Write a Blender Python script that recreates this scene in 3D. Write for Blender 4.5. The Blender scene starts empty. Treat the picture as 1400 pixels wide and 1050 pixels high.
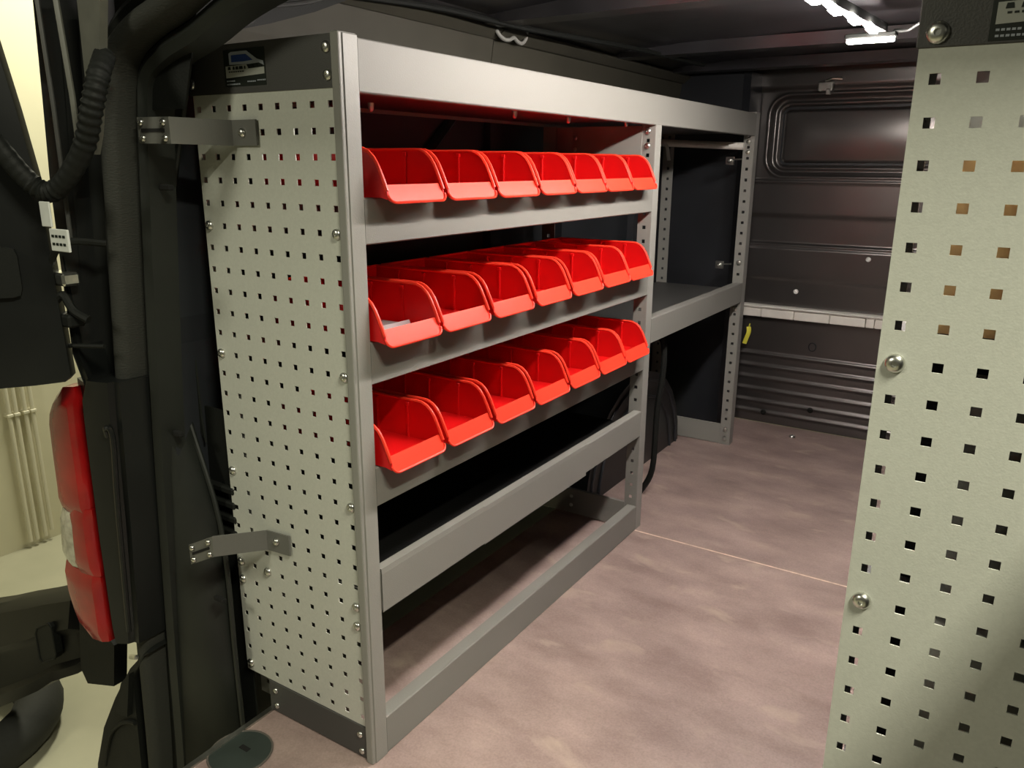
import bpy, bmesh, math, random
from mathutils import Vector, Matrix
random.seed(7)
S = bpy.context.scene
COL = S.collection

# ------------------------------------------------------------------ camera, world, lights, exposure
cam_d = bpy.data.cameras.new('camera')
cam = bpy.data.objects.new('camera', cam_d)
COL.objects.link(cam)
S.camera = cam
cam_d.sensor_width = 36.0
cam_d.lens = 1081.634 / 1400 * 36.0
cam_d.clip_start = 0.02
RIGHT = Vector((0.84179, 0.53975, 0.00620))
DOWN = Vector((0.14997, -0.22286, -0.96325))
FWD = Vector((-0.51849, 0.81183, -0.26852))
m3 = Matrix((RIGHT, -DOWN, -FWD)).transposed()
cam.matrix_world = Matrix.Translation((0.86538, -0.89462, 1.07074)) @ m3.to_4x4()

S.view_settings.view_transform = 'Standard'
S.view_settings.look = 'None'
S.view_settings.gamma = 1.0
S.view_settings.use_curve_mapping = False
S.view_settings.exposure = 0.0

world = bpy.data.worlds.new('world')
S.world = world
world.use_nodes = True
bgn = world.node_tree.nodes['Background']
bgn.inputs[0].default_value = (1.0, 0.96, 0.72, 1)
bgn.inputs[1].default_value = 0.05

def area_lamp(name, loc, target, size, size_y, power, color):
    d = bpy.data.lights.new(name, 'AREA')
    d.shape = 'RECTANGLE'
    d.size = size
    d.size_y = size_y
    d.energy = power
    d.color = color
    o = bpy.data.objects.new(name, d)
    COL.objects.link(o)
    o.location = loc
    o.rotation_euler = (Vector(target) - Vector(loc)).to_track_quat('-Z', 'Y').to_euler()
    return o

GARAGE = (1.0, 0.97, 0.76)
area_lamp('garage_tube_lamp', (1.74, -0.90, 2.60), (1.74, -0.90, 0.0), 0.09, 0.8, 85, GARAGE)
area_lamp('added_fill_light', (-0.75, -2.5, 2.25), (0.25, 0.0, 0.55), 0.5, 0.5, 22, GARAGE)  # unseen fill light added behind the camera to lift the end panels
area_lamp('added_wall_light', (-1.95, 1.3, 2.6), (-2.3, 0.9, 0.0), 1.2, 0.3, 72, GARAGE)  # unseen light added to brighten the garage wall and ground
LED_STRENGTH = 440.0
LED_COLOR = (1.0, 0.92, 0.84)

# ------------------------------------------------------------------ materials
MATS = {}
def mat(name, color, rough=0.5, metal=0.0, spec=0.5, noise=0.0, nscale=40.0, bump=0.0, bscale=300.0,
        emit=None, coat=0.0, stretch=None, alpha=None):
    if name in MATS:
        return MATS[name]
    m = bpy.data.materials.new(name)
    m.use_nodes = True
    nt = m.node_tree
    b = nt.nodes['Principled BSDF']
    c = (color[0], color[1], color[2], 1)
    b.inputs['Base Color'].default_value = c
    b.inputs['Roughness'].default_value = rough
    b.inputs['Metallic'].default_value = metal
    b.inputs['Specular IOR Level'].default_value = spec
    b.inputs['Coat Weight'].default_value = coat
    if noise > 0 or bump > 0:
        tc = nt.nodes.new('ShaderNodeTexCoord')
        mp = nt.nodes.new('ShaderNodeMapping')
        nt.links.new(tc.outputs['Object'], mp.inputs['Vector'])
        if stretch:
            mp.inputs['Scale'].default_value = stretch
    if noise > 0:
        n = nt.nodes.new('ShaderNodeTexNoise')
        n.inputs['Scale'].default_value = nscale
        n.inputs['Detail'].default_value = 5
        nt.links.new(mp.outputs[0], n.inputs['Vector'])
        r = nt.nodes.new('ShaderNodeValToRGB')
        r.color_ramp.elements[0].position = 0.3
        r.color_ramp.elements[1].position = 0.7
        r.color_ramp.elements[0].color = tuple(max(0, v * (1 - noise)) for v in color) + (1,)
        r.color_ramp.elements[1].color = tuple(v * (1 + noise) for v in color) + (1,)
        nt.links.new(n.outputs['Fac'], r.inputs['Fac'])
        nt.links.new(r.outputs['Color'], b.inputs['Base Color'])
    if bump > 0:
        n2 = nt.nodes.new('ShaderNodeTexNoise')
        n2.inputs['Scale'].default_value = bscale
        n2.inputs['Detail'].default_value = 2
        nt.links.new(mp.outputs[0], n2.inputs['Vector'])
        bp = nt.nodes.new('ShaderNodeBump')
        bp.inputs['Strength'].default_value = bump
        bp.inputs['Distance'].default_value = 0.002
        nt.links.new(n2.outputs['Fac'], bp.inputs['Height'])
        nt.links.new(bp.outputs[0], b.inputs['Normal'])
    if emit:
        b.inputs['Emission Color'].default_value = (emit[0], emit[1], emit[2], 1)
        b.inputs['Emission Strength'].default_value = emit[3]
    MATS[name] = m
    return m

PANEL = mat('light_grey_powder_coat', (0.52, 0.53, 0.48), 0.5, bump=0.10, bscale=450, noise=0.04, nscale=250)
POST = mat('mid_grey_powder_coat', (0.25, 0.247, 0.228), 0.45, bump=0.12, bscale=500)
FASCIA = mat('shelf_grey_powder_coat', (0.21, 0.206, 0.190), 0.5, spec=0.3, bump=0.12, bscale=500)
GRAPH = mat('graphite_powder_coat', (0.058, 0.057, 0.055), 0.5, bump=0.15, bscale=500)
STRAP = mat('bracket_grey_paint', (0.13, 0.13, 0.12), 0.45, bump=0.1, bscale=400)
STEEL = mat('zinc_plated_steel', (0.72, 0.72, 0.68), 0.28, metal=1.0, noise=0.1, nscale=60)
RED = mat('red_plastic', (0.62, 0.004, 0.005), 0.36, noise=0.03, nscale=20, bump=0.04, bscale=120)
REDLIT = mat('red_plastic_lit', (0.80, 0.045, 0.022), 0.38, spec=0.25, noise=0.03, nscale=30)  # bin plastic lightened to paint lamp light onto lips and rims
BLACKPAINT = mat('black_van_paint', (0.009, 0.010, 0.010), 0.35, spec=0.35, noise=0.2, nscale=6)
NAVY = mat('dark_inner_van_paint', (0.016, 0.018, 0.022), 0.45, noise=0.25, nscale=5)
PILLAR = mat('inner_pillar_paint', (0.012, 0.014, 0.012), 0.5, noise=0.2, nscale=9)
RUBBER = mat('black_door_rubber', (0.022, 0.023, 0.019), 0.75, bump=0.5, bscale=160, stretch=(1, 1, 3))
PLASTIC = mat('black_textured_plastic', (0.009, 0.010, 0.009), 0.6, bump=0.2, bscale=300, spec=0.2)
GLOSSBLACK = mat('glossy_black_plastic', (0.006, 0.006, 0.006), 0.4, spec=0.12, noise=0.1, nscale=10)
BULK = mat('bulkhead_dark_grey_paint', (0.145, 0.136, 0.132), 0.29, metal=0.82, noise=0.08, nscale=3, spec=0.8)
CEIL = mat('ceiling_dark_paint', (0.030, 0.029, 0.032), 0.28, noise=0.25, nscale=7, bump=0.6, bscale=9)
RAILP = mat('cantrail_grey_primer', (0.055, 0.052, 0.040), 0.6, noise=0.08, nscale=8, spec=0.2)
LEDGE = mat('pale_ledge_metal', (0.85, 0.82, 0.76), 0.4, metal=0.1, noise=0.05, nscale=20)
ALU = mat('aluminium_strip', (0.62, 0.62, 0.58), 0.3, metal=1.0, noise=0.1, nscale=80)
CAPG = mat('green_grey_cap_plastic', (0.030, 0.040, 0.036), 0.45, noise=0.15, nscale=15)
MATB = mat('black_rubber_mat', (0.005, 0.005, 0.005), 0.8, bump=0.3, bscale=200, spec=0.15)
WHITEP = mat('cream_wall_paint', (0.72, 0.68, 0.50), 0.75, noise=0.04, nscale=3)
PIPE = mat('cream_pipe_paint', (0.72, 0.68, 0.52), 0.45, noise=0.03, nscale=8)
CARD = mat('tan_plywood', (0.75, 0.48, 0.21), 0.6, noise=0.2, nscale=9, stretch=(1, 8, 1))
LENSR = mat('red_lamp_lens', (0.30, 0.004, 0.005), 0.22, noise=0.2, nscale=18, coat=0.25)
LENSC = mat('clear_lamp_lens', (0.42, 0.40, 0.33), 0.12, noise=0.4, nscale=60, coat=1.0)
YELLOW = mat('yellow_tag_plastic', (0.75, 0.72, 0.08), 0.4, noise=0.05)
LABELW = mat('white_label_print', (0.62, 0.64, 0.62), 0.5, noise=0.05)
LABELB = mat('blue_label_print', (0.03, 0.06, 0.22), 0.4, noise=0.05)
LABELK = mat('black_label_film', (0.014, 0.018, 0.014), 0.35, noise=0.05)
STRIPG = mat('grey_divider_plastic', (0.30, 0.27, 0.28), 0.4, noise=0.05)
TYRE = mat('tyre_rubber', (0.020, 0.021, 0.018), 0.8, bump=0.4, bscale=90)
LEDM = mat('led_emitter', (0.9, 0.9, 0.9), 0.4, emit=(LED_COLOR[0], LED_COLOR[1], LED_COLOR[2], LED_STRENGTH))

def floor_material():
    m = bpy.data.materials.new('brown_phenolic_plywood')
    m.use_nodes = True
    nt = m.node_tree
    b = nt.nodes['Principled BSDF']
    tc = nt.nodes.new('ShaderNodeTexCoord')
    n1 = nt.nodes.new('ShaderNodeTexNoise'); n1.inputs['Scale'].default_value = 5; n1.inputs['Detail'].default_value = 6
    mp = nt.nodes.new('ShaderNodeMapping'); mp.inputs['Scale'].default_value = (1.0, 1.8, 1.0)
    mp.inputs['Rotation'].default_value = (0, 0, 0.35)
    nt.links.new(tc.outputs['Object'], mp.inputs[0]); nt.links.new(mp.outputs[0], n1.inputs['Vector'])
    r = nt.nodes.new('ShaderNodeValToRGB')
    r.color_ramp.elements[0].position = 0.30; r.color_ramp.elements[0].color = (0.225, 0.160, 0.148, 1)
    r.color_ramp.elements[1].position = 0.78; r.color_ramp.elements[1].color = (0.430, 0.325, 0.298, 1)
    nt.links.new(n1.outputs['Fac'], r.inputs[0])
    n2 = nt.nodes.new('ShaderNodeTexNoise'); n2.inputs['Scale'].default_value = 230; n2.inputs['Detail'].default_value = 3
    nt.links.new(tc.outputs['Object'], n2.inputs['Vector'])
    mx = nt.nodes.new('ShaderNodeMixRGB'); mx.blend_type = 'OVERLAY'; mx.inputs[0].default_value = 0.35
    nt.links.new(r.outputs[0], mx.inputs[1]); nt.links.new(n2.outputs['Color'], mx.inputs[2])
    bw = nt.nodes.new('ShaderNodeRGBToBW'); nt.links.new(n2.outputs['Color'], bw.inputs[0]); nt.links.new(bw.outputs[0], mx.inputs[2])
    # pale scuffs
    n3 = nt.nodes.new('ShaderNodeTexNoise'); n3.inputs['Scale'].default_value = 4.5; n3.inputs['Detail'].default_value = 8
    n3.inputs['Distortion'].default_value = 0.6
    mp3 = nt.nodes.new('ShaderNodeMapping'); mp3.inputs['Scale'].default_value = (1.6, 3.0, 1.0)
    mp3.inputs['Rotation'].default_value = (0, 0, 0.15)
    nt.links.new(tc.outputs['Object'], mp3.inputs[0]); nt.links.new(mp3.outputs[0], n3.inputs['Vector'])
    r3 = nt.nodes.new('ShaderNodeValToRGB')
    r3.color_ramp.elements[0].position = 0.58; r3.color_ramp.elements[0].color = (0, 0, 0, 1)
    r3.color_ramp.elements[1].position = 0.74; r3.color_ramp.elements[1].color = (0.75, 0.75, 0.75, 1)
    nt.links.new(n3.outputs['Fac'], r3.inputs[0])
    mx2 = nt.nodes.new('ShaderNodeMixRGB'); mx2.inputs[2].default_value = (0.46, 0.36, 0.30, 1)
    nt.links.new(r3.outputs[0], mx2.inputs[0]); nt.links.new(mx.outputs[0], mx2.inputs[1])
    nt.links.new(mx2.outputs[0], b.inputs['Base Color'])
    b.inputs['Roughness'].default_value = 0.36
    bp = nt.nodes.new('ShaderNodeBump'); bp.inputs['Strength'].default_value = 0.25; bp.inputs['Distance'].default_value = 0.001
    nt.links.new(n2.outputs['Fac'], bp.inputs['Height']); nt.links.new(bp.outputs[0], b.inputs['Normal'])
    return m
PLY = floor_material()

def concrete_material():
    m = bpy.data.materials.new('garage_concrete')
    m.use_nodes = True
    nt = m.node_tree
    b = nt.nodes['Principled BSDF']
    tc = nt.nodes.new('ShaderNodeTexCoord')
    n1 = nt.nodes.new('ShaderNodeTexNoise'); n1.inputs['Scale'].default_value = 2.5; n1.inputs['Detail'].default_value = 8
    nt.links.new(tc.outputs['Object'], n1.inputs['Vector'])
    r = nt.nodes.new('ShaderNodeValToRGB')
    r.color_ramp.elements[0].position = 0.3; r.color_ramp.elements[0].color = (0.36, 0.35, 0.25, 1)
    r.color_ramp.elements[1].position = 0.7; r.color_ramp.elements[1].color = (0.46, 0.44, 0.32, 1)
    nt.links.new(n1.outputs['Fac'], r.inputs[0]); nt.links.new(r.outputs[0], b.inputs['Base Color'])
    b.inputs['Roughness'].default_value = 0.6
    return m
CONC = concrete_material()

# ------------------------------------------------------------------ builders
def wloc(o):
    v = Vector((0, 0, 0))
    while o:
        v += o.location
        o = o.parent
    return v

def obj(name, bm, m, parent=None, smooth=False, label=None):
    me = bpy.data.meshes.new(name)
    if parent is not None:
        bmesh.ops.translate(bm, verts=bm.verts, vec=-wloc(parent))
    bmesh.ops.recalc_face_normals(bm, faces=bm.faces)
    bm.to_mesh(me)
    bm.free()
    if smooth:
        for p in me.polygons:
            p.use_smooth = True
        try:
            me.set_sharp_from_angle(angle=math.radians(38))
        except Exception:
            pass
    for mm in (m if isinstance(m, (list, tuple)) else [m]):
        me.materials.append(mm)
    o = bpy.data.objects.new(name, me)
    COL.objects.link(o)
    if parent is not None:
        o.parent = parent
    if label:
        o['label'] = label
    return o

def dup_mesh(src, loc_delta, parent):
    o = src.copy()
    COL.objects.link(o)
    o.parent = parent
    o.location = src.location + Vector(loc_delta)
    return o

def thing(name, label, cat, loc=(0, 0, 0), group=None):
    o = bpy.data.objects.new(name, None)
    o.empty_display_size = 0.05
    COL.objects.link(o)
    o.location = loc
    o['label'] = label
    o['category'] = cat
    if group:
        o['group'] = group
    return o

def tag(o, label, cat, group=None):
    o['label'] = label
    o['category'] = cat
    if group:
        o['group'] = group
    return o

def struct(o):
    o['kind'] = 'structure'
    return o

def B():
    return bmesh.new()

def box(bm, x0, x1, y0, y1, z0, z1, bev=0.0, seg=2):
    vs = [bm.verts.new((x, y, z)) for x in (x0, x1) for y in (y0, y1) for z in (z0, z1)]
    idx = [(0, 1, 3, 2), (4, 6, 7, 5), (0, 4, 5, 1), (2, 3, 7, 6), (0, 2, 6, 4), (1, 5, 7, 3)]
    fs = [bm.faces.new([vs[i] for i in f]) for f in idx]
    if bev > 0:
        es = list({e for f in fs for e in f.edges})
        bmesh.ops.bevel(bm, geom=es, offset=bev, segments=seg, affect='EDGES', profile=0.5)
    return vs

def prism(bm, pts, axis, a, b):
    """extrude a 2D polygon along an axis from a to b; pts are the other two coordinates in xyz order"""
    def p3(p, t):
        if axis == 'x': return (t, p[0], p[1])
        if axis == 'y': return (p[0], t, p[1])
        return (p[0], p[1], t)
    A = [bm.verts.new(p3(p, a)) for p in pts]
    C = [bm.verts.new(p3(p, b)) for p in pts]
    n = len(pts)
    bm.faces.new(A)
    bm.faces.new(list(reversed(C)))
    for i in range(n):
        bm.faces.new((A[i], C[i], C[(i + 1) % n], A[(i + 1) % n]))

def ribbon(bm, pts, t, axis, a, b):
    """thin sheet of thickness t following an open 2D polyline, extruded along axis"""
    n = len(pts)
    off = []
    for i in range(n):
        p0 = Vector(pts[max(0, i - 1)]); p1 = Vector(pts[min(n - 1, i + 1)])
        d = (p1 - p0).normalized()
        off.append((pts[i][0] - d.y * t, pts[i][1] + d.x * t))
    for i in range(n - 1):
        prism(bm, [pts[i], pts[i + 1], off[i + 1], off[i]], axis, a, b)

def smooth_path(pts, per=6):
    P = [Vector(p) for p in pts]
    out = []
    for i in range(len(P) - 1):
        p0 = P[max(0, i - 1)]; p1 = P[i]; p2 = P[i + 1]; p3 = P[min(len(P) - 1, i + 2)]
        for k in range(per):
            t = k / per
            out.append(0.5 * ((2 * p1) + (-p0 + p2) * t + (2 * p0 - 5 * p1 + 4 * p2 - p3) * t * t + (-p0 + 3 * p1 - 3 * p2 + p3) * t ** 3))
    out.append(P[-1])
    return out

def tube(bm, path, r, seg=10, squash=None):
    """tube along a path; r number or function(i, n); squash=(a,b) gives an oval section"""
    P = [Vector(p) for p in path]
    n = len(P)
    up = Vector((0, 0, 1))
    rings = []
    prev = None
    for i in range(n):
        d = (P[min(n - 1, i + 1)] - P[max(0, i - 1)]).normalized()
        if prev is None:
            ref = up if abs(d.dot(up)) < 0.95 else Vector((1, 0, 0))
            u = d.cross(ref).normalized()
        else:
            u = (prev - d * prev.dot(d)).normalized()
        prev = u
        v = d.cross(u)
        rr = r(i, n) if callable(r) else r
        sa, sb = squash or (1, 1)
        rings.append([bm.verts.new(P[i] + u * (math.cos(2 * math.pi * k / seg) * rr * sa) + v * (math.sin(2 * math.pi * k / seg) * rr * sb)) for k in range(seg)])
    for i in range(n - 1):
        for k in range(seg):
            bm.faces.new((rings[i][k], rings[i][(k + 1) % seg], rings[i + 1][(k + 1) % seg], rings[i + 1][k]))
    bm.faces.new(list(reversed(rings[0])))
    bm.faces.new(rings[-1])

def perf(bm, u0, u1, w0, w1, us, ws, h, v0, t, axes='xzy'):
    """perforated sheet: rectangle u0..u1 by w0..w1, square holes of side h centred on us x ws, thickness t from v0"""
    def brk(a, b, cs):
        out = [a]
        for c in sorted(cs):
            out += [c - h / 2, c + h / 2]
        return out + [b]
    U = brk(u0, u1, us); W = brk(w0, w1, ws)
    def P(u, w, v):
        d = {axes[0]: u, axes[1]: w, axes[2]: v}
        return (d['x'], d['y'], d['z'])
    F = [[bm.verts.new(P(u, w, v0)) for w in W] for u in U]
    K = [[bm.verts.new(P(u, w, v0 + t)) for w in W] for u in U]
    for i in range(len(U) - 1):
        for j in range(len(W) - 1):
            hole = i % 2 == 1 and j % 2 == 1
            if not hole:
                bm.faces.new((F[i][j], F[i + 1][j], F[i + 1][j + 1], F[i][j + 1]))
                bm.faces.new((K[i][j], K[i][j + 1], K[i + 1][j + 1], K[i + 1][j]))
            else:
                q = [(i, j), (i + 1, j), (i + 1, j + 1), (i, j + 1)]
                for a in range(4):
                    p, s = q[a], q[(a + 1) % 4]
                    bm.faces.new((F[p[0]][p[1]], F[s[0]][s[1]], K[s[0]][s[1]], K[p[0]][p[1]]))
    n, m_ = len(U) - 1, len(W) - 1
    for i in range(n):
        bm.faces.new((F[i][0], K[i][0], K[i + 1][0], F[i + 1][0]))
        bm.faces.new((F[i][m_], F[i + 1][m_], K[i + 1][m_], K[i][m_]))
    for j in range(m_):
        bm.faces.new((F[0][j], F[0][j + 1], K[0][j + 1], K[0][j]))
        bm.faces.new((F[n][j], K[n][j], K[n][j + 1], F[n][j + 1]))

def dome(bm, c, r, hgt, axis, seg=14, cross=True):
    """button screw head; axis is the outward direction vector"""
    d = Vector(axis).normalized()
    ref = Vector((0, 0, 1)) if abs(d.z) < 0.9 else Vector((1, 0, 0))
    u = d.cross(ref).normalized(); v = d.cross(u)
    c = Vector(c)
    rings = []
    for (a, b) in ((1.0, 0.0), (1.0, 0.25), (0.9, 0.6), (0.68, 0.85), (0.4, 0.97), (0.3, 0.98), (0.28, 0.6)):
        rings.append([bm.verts.new(c + d * (hgt * b) + (u * math.cos(2 * math.pi * k / seg) + v * math.sin(2 * math.pi * k / seg)) * (r * a)) for k in range(seg)])
    for i in range(len(rings) - 1):
        for k in range(seg):
            bm.faces.new((rings[i][k], rings[i][(k + 1) % seg], rings[i + 1][(k + 1) % seg], rings[i + 1][k]))
    bm.faces.new(rings[-1])
    bm.faces.new(list(reversed(rings[0])))

def bolt(parent, c, r=0.0085, axis=(0, -1, 0), h=None, name='bolt'):
    bm = B()
    dome(bm, c, r, h or r * 0.6, axis)
    return obj(name, bm, STEEL, parent, smooth=True)

# ------------------------------------------------------------------ van body shell (setting)
ground = struct(obj('ground', (lambda bm: (box(bm, -6, 6, -6, 8, -0.62, -0.55), bm)[1])(B()), CONC))
wg = struct(obj('wall_garage', (lambda bm: (box(bm, -2.75, -2.59, -3, 8, -0.55, 3.0), bm)[1])(B()), WHITEP))

floor = struct(bpy.data.objects.new('floor', None)); COL.objects.link(floor)
bm = B(); box(bm, -0.279, 1.20, -0.42, 1.1565, -0.018, 0.0, 0.0012, 1)
obj('plywood_sheet', bm, PLY, floor)
bm = B(); box(bm, -0.279, 1.20, 1.1595, 2.425, -0.018, 0.0, 0.0012, 1)
obj('plywood_sheet', bm, PLY, floor)
bm = B(); box(bm, 0.0, 1.20, 1.1553, 1.1605, -0.006, 0.0006)
obj('floor_seam', bm, mat('pale_seam_dust', (0.70, 0.56, 0.46), 0.7, noise=0.2, nscale=60), floor)
bm = B(); prism(bm, [(-0.285, -0.02), (-0.285, 0.004), (-0.274, 0.0035), (-0.273, 0.0), (-0.279, 0.0), (-0.279, -0.02)], 'y', -0.42, 0.02)
obj('edge_strip', bm, ALU, floor)

# left side wall: outer skin plus swages and ribs
bm = B()
ribbon(bm, [(-0.47, -0.20), (-0.44, 0.35), (-0.425, 0.75), (-0.415, 0.80), (-0.405, 1.25)], -0.02, 'y', -0.06, 2.43)
wl = struct(obj('wall_left', bm, NAVY))
for y in (0.42, 0.95, 1.35, 1.9):
    bm = B()
    prism(bm, [(-0.40 - 0.03, y - 0.04), (-0.37, y - 0.025), (-0.37, y + 0.025), (-0.43, y + 0.04)], 'z', 0.02, 1.25)
    obj('wall_rib', bm, NAVY, wl)
bm = B()
tube(bm, [(-0.385, 0.50, 0.95), (-0.385, 0.86, 1.25)], 0.018, 8, (1, 0.6))
obj('diagonal_brace', bm, NAVY, wl)
# wheel arch
bm = B()
pts = []
for k in range(15):
    a = math.pi * k / 14
    pts.append((1.62 - 0.40 * math.cos(a), 0.36 * math.sin(a)))
prism(bm, pts + [(2.02, -0.02), (1.22, -0.02)], 'x', -0.42, -0.20)
wa = struct(obj('trim_1', bm, BLACKPAINT, None, smooth=True))
for k, rr in enumerate((0.33, 0.27)):
    bm = B()
    tube(bm, [(-0.199, 1.62 - (rr + 0.04) * math.cos(math.pi * i / 14), rr * math.sin(math.pi * i / 14)) for i in range(15)], 0.006, 6)
    obj('arch_bead', bm, NAVY, wa, smooth=True)
# right side wall
bm = B(); ribbon(bm, [(1.24, -0.20), (1.20, 0.75), (1.17, 1.25)], 0.02, 'y', -0.10, 2.43)
struct(obj('wall_right', bm, NAVY))

# cantrail (roof side) with upper lip
bm = B()
ribbon(bm, [(-0.405, 1.22), (-0.385, 1.30), (-0.372, 1.385), (-0.36, 1.392), (-0.35, 1.40), (-0.335, 1.412)], -0.02, 'y', 0.05, 0.915)
ct = struct(obj('trim_2', bm, RAILP))
bm = B()
ribbon(bm, [(-0.405, 1.22), (-0.388, 1.30), (-0.376, 1.38), (-0.36, 1.392), (-0.35, 1.40), (-0.335, 1.412)], -0.02, 'y', 0.922, 2.42)
obj('rail_section', bm, RAILP, ct)
bm = B()
box(bm, -0.376, -0.350, 0.05, 2.0, 1.380, 1.388)
obj('rail_bead', bm, mat('dark_joint', (0.01, 0.01, 0.01), 0.6, noise=0.1), ct)
for y in (0.50, 0.72):
    bm = B(); dome(bm, (-0.395, y, 1.262), 0.012, 0.008, (1, 0, 0.2))
    obj('plug', bm, PLASTIC, ct, smooth=True)

bm = B()
prism(bm, [(-0.04, 1.262), (0.0, 1.258), (0.058, 1.281), (0.154, 1.307), (0.261, 1.341), (0.403, 1.396), (0.43, 1.44), (-0.05, 1.44)], 'x', -0.345, -0.315)
cc = struct(obj('trim_5', bm, PLASTIC))
bm = B()
tube(bm, smooth_path([(-0.312, 0.02, 1.285), (-0.312, 0.10, 1.300), (-0.312, 0.14, 1.330), (-0.312, 0.26, 1.36), (-0.312, 0.36, 1.41)], 5), 0.004, 8)
obj('trim_fold', bm, mat('grey_trim_fold', (0.05, 0.05, 0.048), 0.4, noise=0.1), cc, smooth=True)
# ceiling with cross bows
bm = B()
N = 24
for iy in range(1):
    pass
prof = [(-0.40, 1.385), (-0.30, 1.415), (-0.1, 1.428), (0.38, 1.435), (0.86, 1.428), (1.06, 1.415), (1.19, 1.36)]
ribbon(bm, prof, 0.015, 'y', -0.16, 2.44)
ce = struct(obj('ceiling', bm, CEIL, None, smooth=True))
for y in (0.30, 0.86, 1.62, 2.1):
    bm = B()
    prism(bm, [(y - 0.05, 1.43), (y - 0.035, 1.398), (y + 0.035, 1.398), (y + 0.05, 1.43)], 'x', -0.33, 1.12)
    obj('roof_bow', bm, CEIL, ce)
# rear header over the door opening
bm = B(); prism(bm, [(-0.20, 1.41), (-0.10, 1.385), (-0.02, 1.41), (-0.02, 1.46), (-0.20, 1.445)], 'x', -0.36, 1.16)
prism(bm, [(-0.17, 1.31), (-0.08, 1.31), (-0.04, 1.43), (-0.17, 1.43)], 'x', 0.05, 1.16)
obj('rear_header', bm, BLACKPAINT, ce)

# bulkhead: pressed steel height field
def sdf_rr(x, z, cx, cz, hx, hz, r):
    qx = abs(x - cx) - hx + r; qz = abs(z - cz) - hz + r
    return math.hypot(max(qx, 0), max(qz, 0)) + min(max(qx, qz), 0) - r
def sm(a, b, t):
    t = min(1, max(0, (t - a) / (b - a)))
    return t * t * (3 - 2 * t)
def bead(t, c, w):
    d = abs(t - c) / w
    return 0 if d >= 1 else 0.5 * (1 + math.cos(math.pi * d))
def bulk_h(x, z):
    """height towards the load space (metres)"""
    d = sdf_rr(x, z, 0.38, 1.180, 0.435, 0.155, 0.075)
    h = 0.010 * bead(d, -0.004, 0.012)
    h -= 0.022 * sm(0.004, -0.022, d)
    h += 0.008 * bead(d, -0.034, 0.009)
    h -= 0.012 * bead(d, -0.051, 0.0065)
    h += 0.016 * sm(-0.052, -0.064, d)
    if d < -0.06:
        h += 0.010 * math.sin(math.pi * min(1, max(0, (x - 0.0) / 0.76))) * math.sin(math.pi * min(1, max(0, (z - 1.08) / 0.2)))
    if d > 0.0:
        h += 0.006 * bead(z, 1.008, 0.010)
        h -= 0.012 * sm(0.885, 0.865, z) * sm(0.745, 0.758, z)
        h += 0.010 * bead(z, 0.760, 0.010)
        h -= 0.012 * sm(0.628, 0.612, z)
        h += 0.018 * sm(1.345, 1.365, z)
        for c in (0.300, 0.248, 0.196, 0.144, 0.092, 0.046):
            h += 0.009 * bead(z, c, 0.013)
    return h
bm = B()
NX, NZ = 250, 300
X0, X1, Z0, Z1 = -0.42, 1.18, 0.0, 1.44
grid = []
for j in range(NZ + 1):
    z = Z0 + (Z1 - Z0) * j / NZ
    grid.append([bm.verts.new((X0 + (X1 - X0) * i / NX, 2.420 - bulk_h(X0 + (X1 - X0) * i / NX, z), z)) for i in range(NX + 1)])
for j in range(NZ):
    for i in range(NX):
        bm.faces.new((grid[j][i], grid[j][i + 1], grid[j + 1][i + 1], grid[j + 1][i]))
wb = obj('wall_back', bm, BULK)
for p in wb.data.polygons:
    p.use_smooth = True
struct(wb)
bm = B(); box(bm, -0.43, 1.19, 2.445, 2.46, 0.0, 1.44)
obj('outer_skin', bm, NAVY, wb)
pp = B(); ribbon(pp, [(-0.43, 2.243), (-0.30, 2.244), (-0.115, 2.245), (-0.095, 2.275), (-0.09, 2.41)], 0.006, 'z', 0.01, 1.41)
struct(obj('trim_4', pp, NAVY))
# ledge of pale segments
bm = B()
prism(bm, [(2.43, 0.512), (2.392, 0.512), (2.385, 0.506), (2.392, 0.500), (2.43, 0.500)], 'x', -0.10, 1.10)
ls = obj('ledge_lip', bm, LEDGE, wb)
xs = [-0.10, -0.012, 0.120, 0.258, 0.392, 0.424, 0.56, 0.70, 0.84, 0.98, 1.10]
for a, b in zip(xs[:-1], xs[1:]):
    bm = B()
    box(bm, a + 0.001, b - 0.001, 2.396, 2.43, 0.463, 0.498, 0.003, 2)
    obj('ledge_segment', bm, LEDGE, wb)
for (x, z) in ((0.370, 0.723), (0.113, 0.576)):
    bm = B(); dome(bm, (x, 2.424, z), 0.010, 0.012, (0, -1, 0))
    obj('rivet', bm, mat('white_rivet', (0.95, 0.95, 0.92), 0.3, noise=0.02), wb, smooth=True)
bm = B()
tube(bm, [(0.199 + 0.014 * math.cos(a), 2.428, 0.355 + 0.017 * math.sin(a)) for a in [2 * math.pi * k / 18 for k in range(19)]], 0.0025, 6)
obj('plug_ring', bm, NAVY, wb, smooth=True)
for (x, z) in ((0.03, 0.05), (0.22, 0.09)):
    bm = B(); dome(bm, (x, 2.418, z), 0.012, 0.006, (0, -1, 0))
    obj('plug', bm, PLASTIC, wb, smooth=True)
bm = B()
box(bm, 0.126, 0.180, 2.375, 2.41, 1.338, 1.372, 0.004, 2)
tube(bm, [(0.150, 2.385, 1.375), (0.175, 2.38, 1.382), (0.210, 2.385, 1.380)], 0.005, 8)
box(bm, 0.16, 0.176, 2.36, 2.38, 1.325, 1.345, 0.002, 1)
tag(obj('bulkhead_catch', bm, STEEL, None), 'small metal catch fixed to bulkhead above the pressed window recess', 'catch')  # small latch-like bracket

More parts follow.
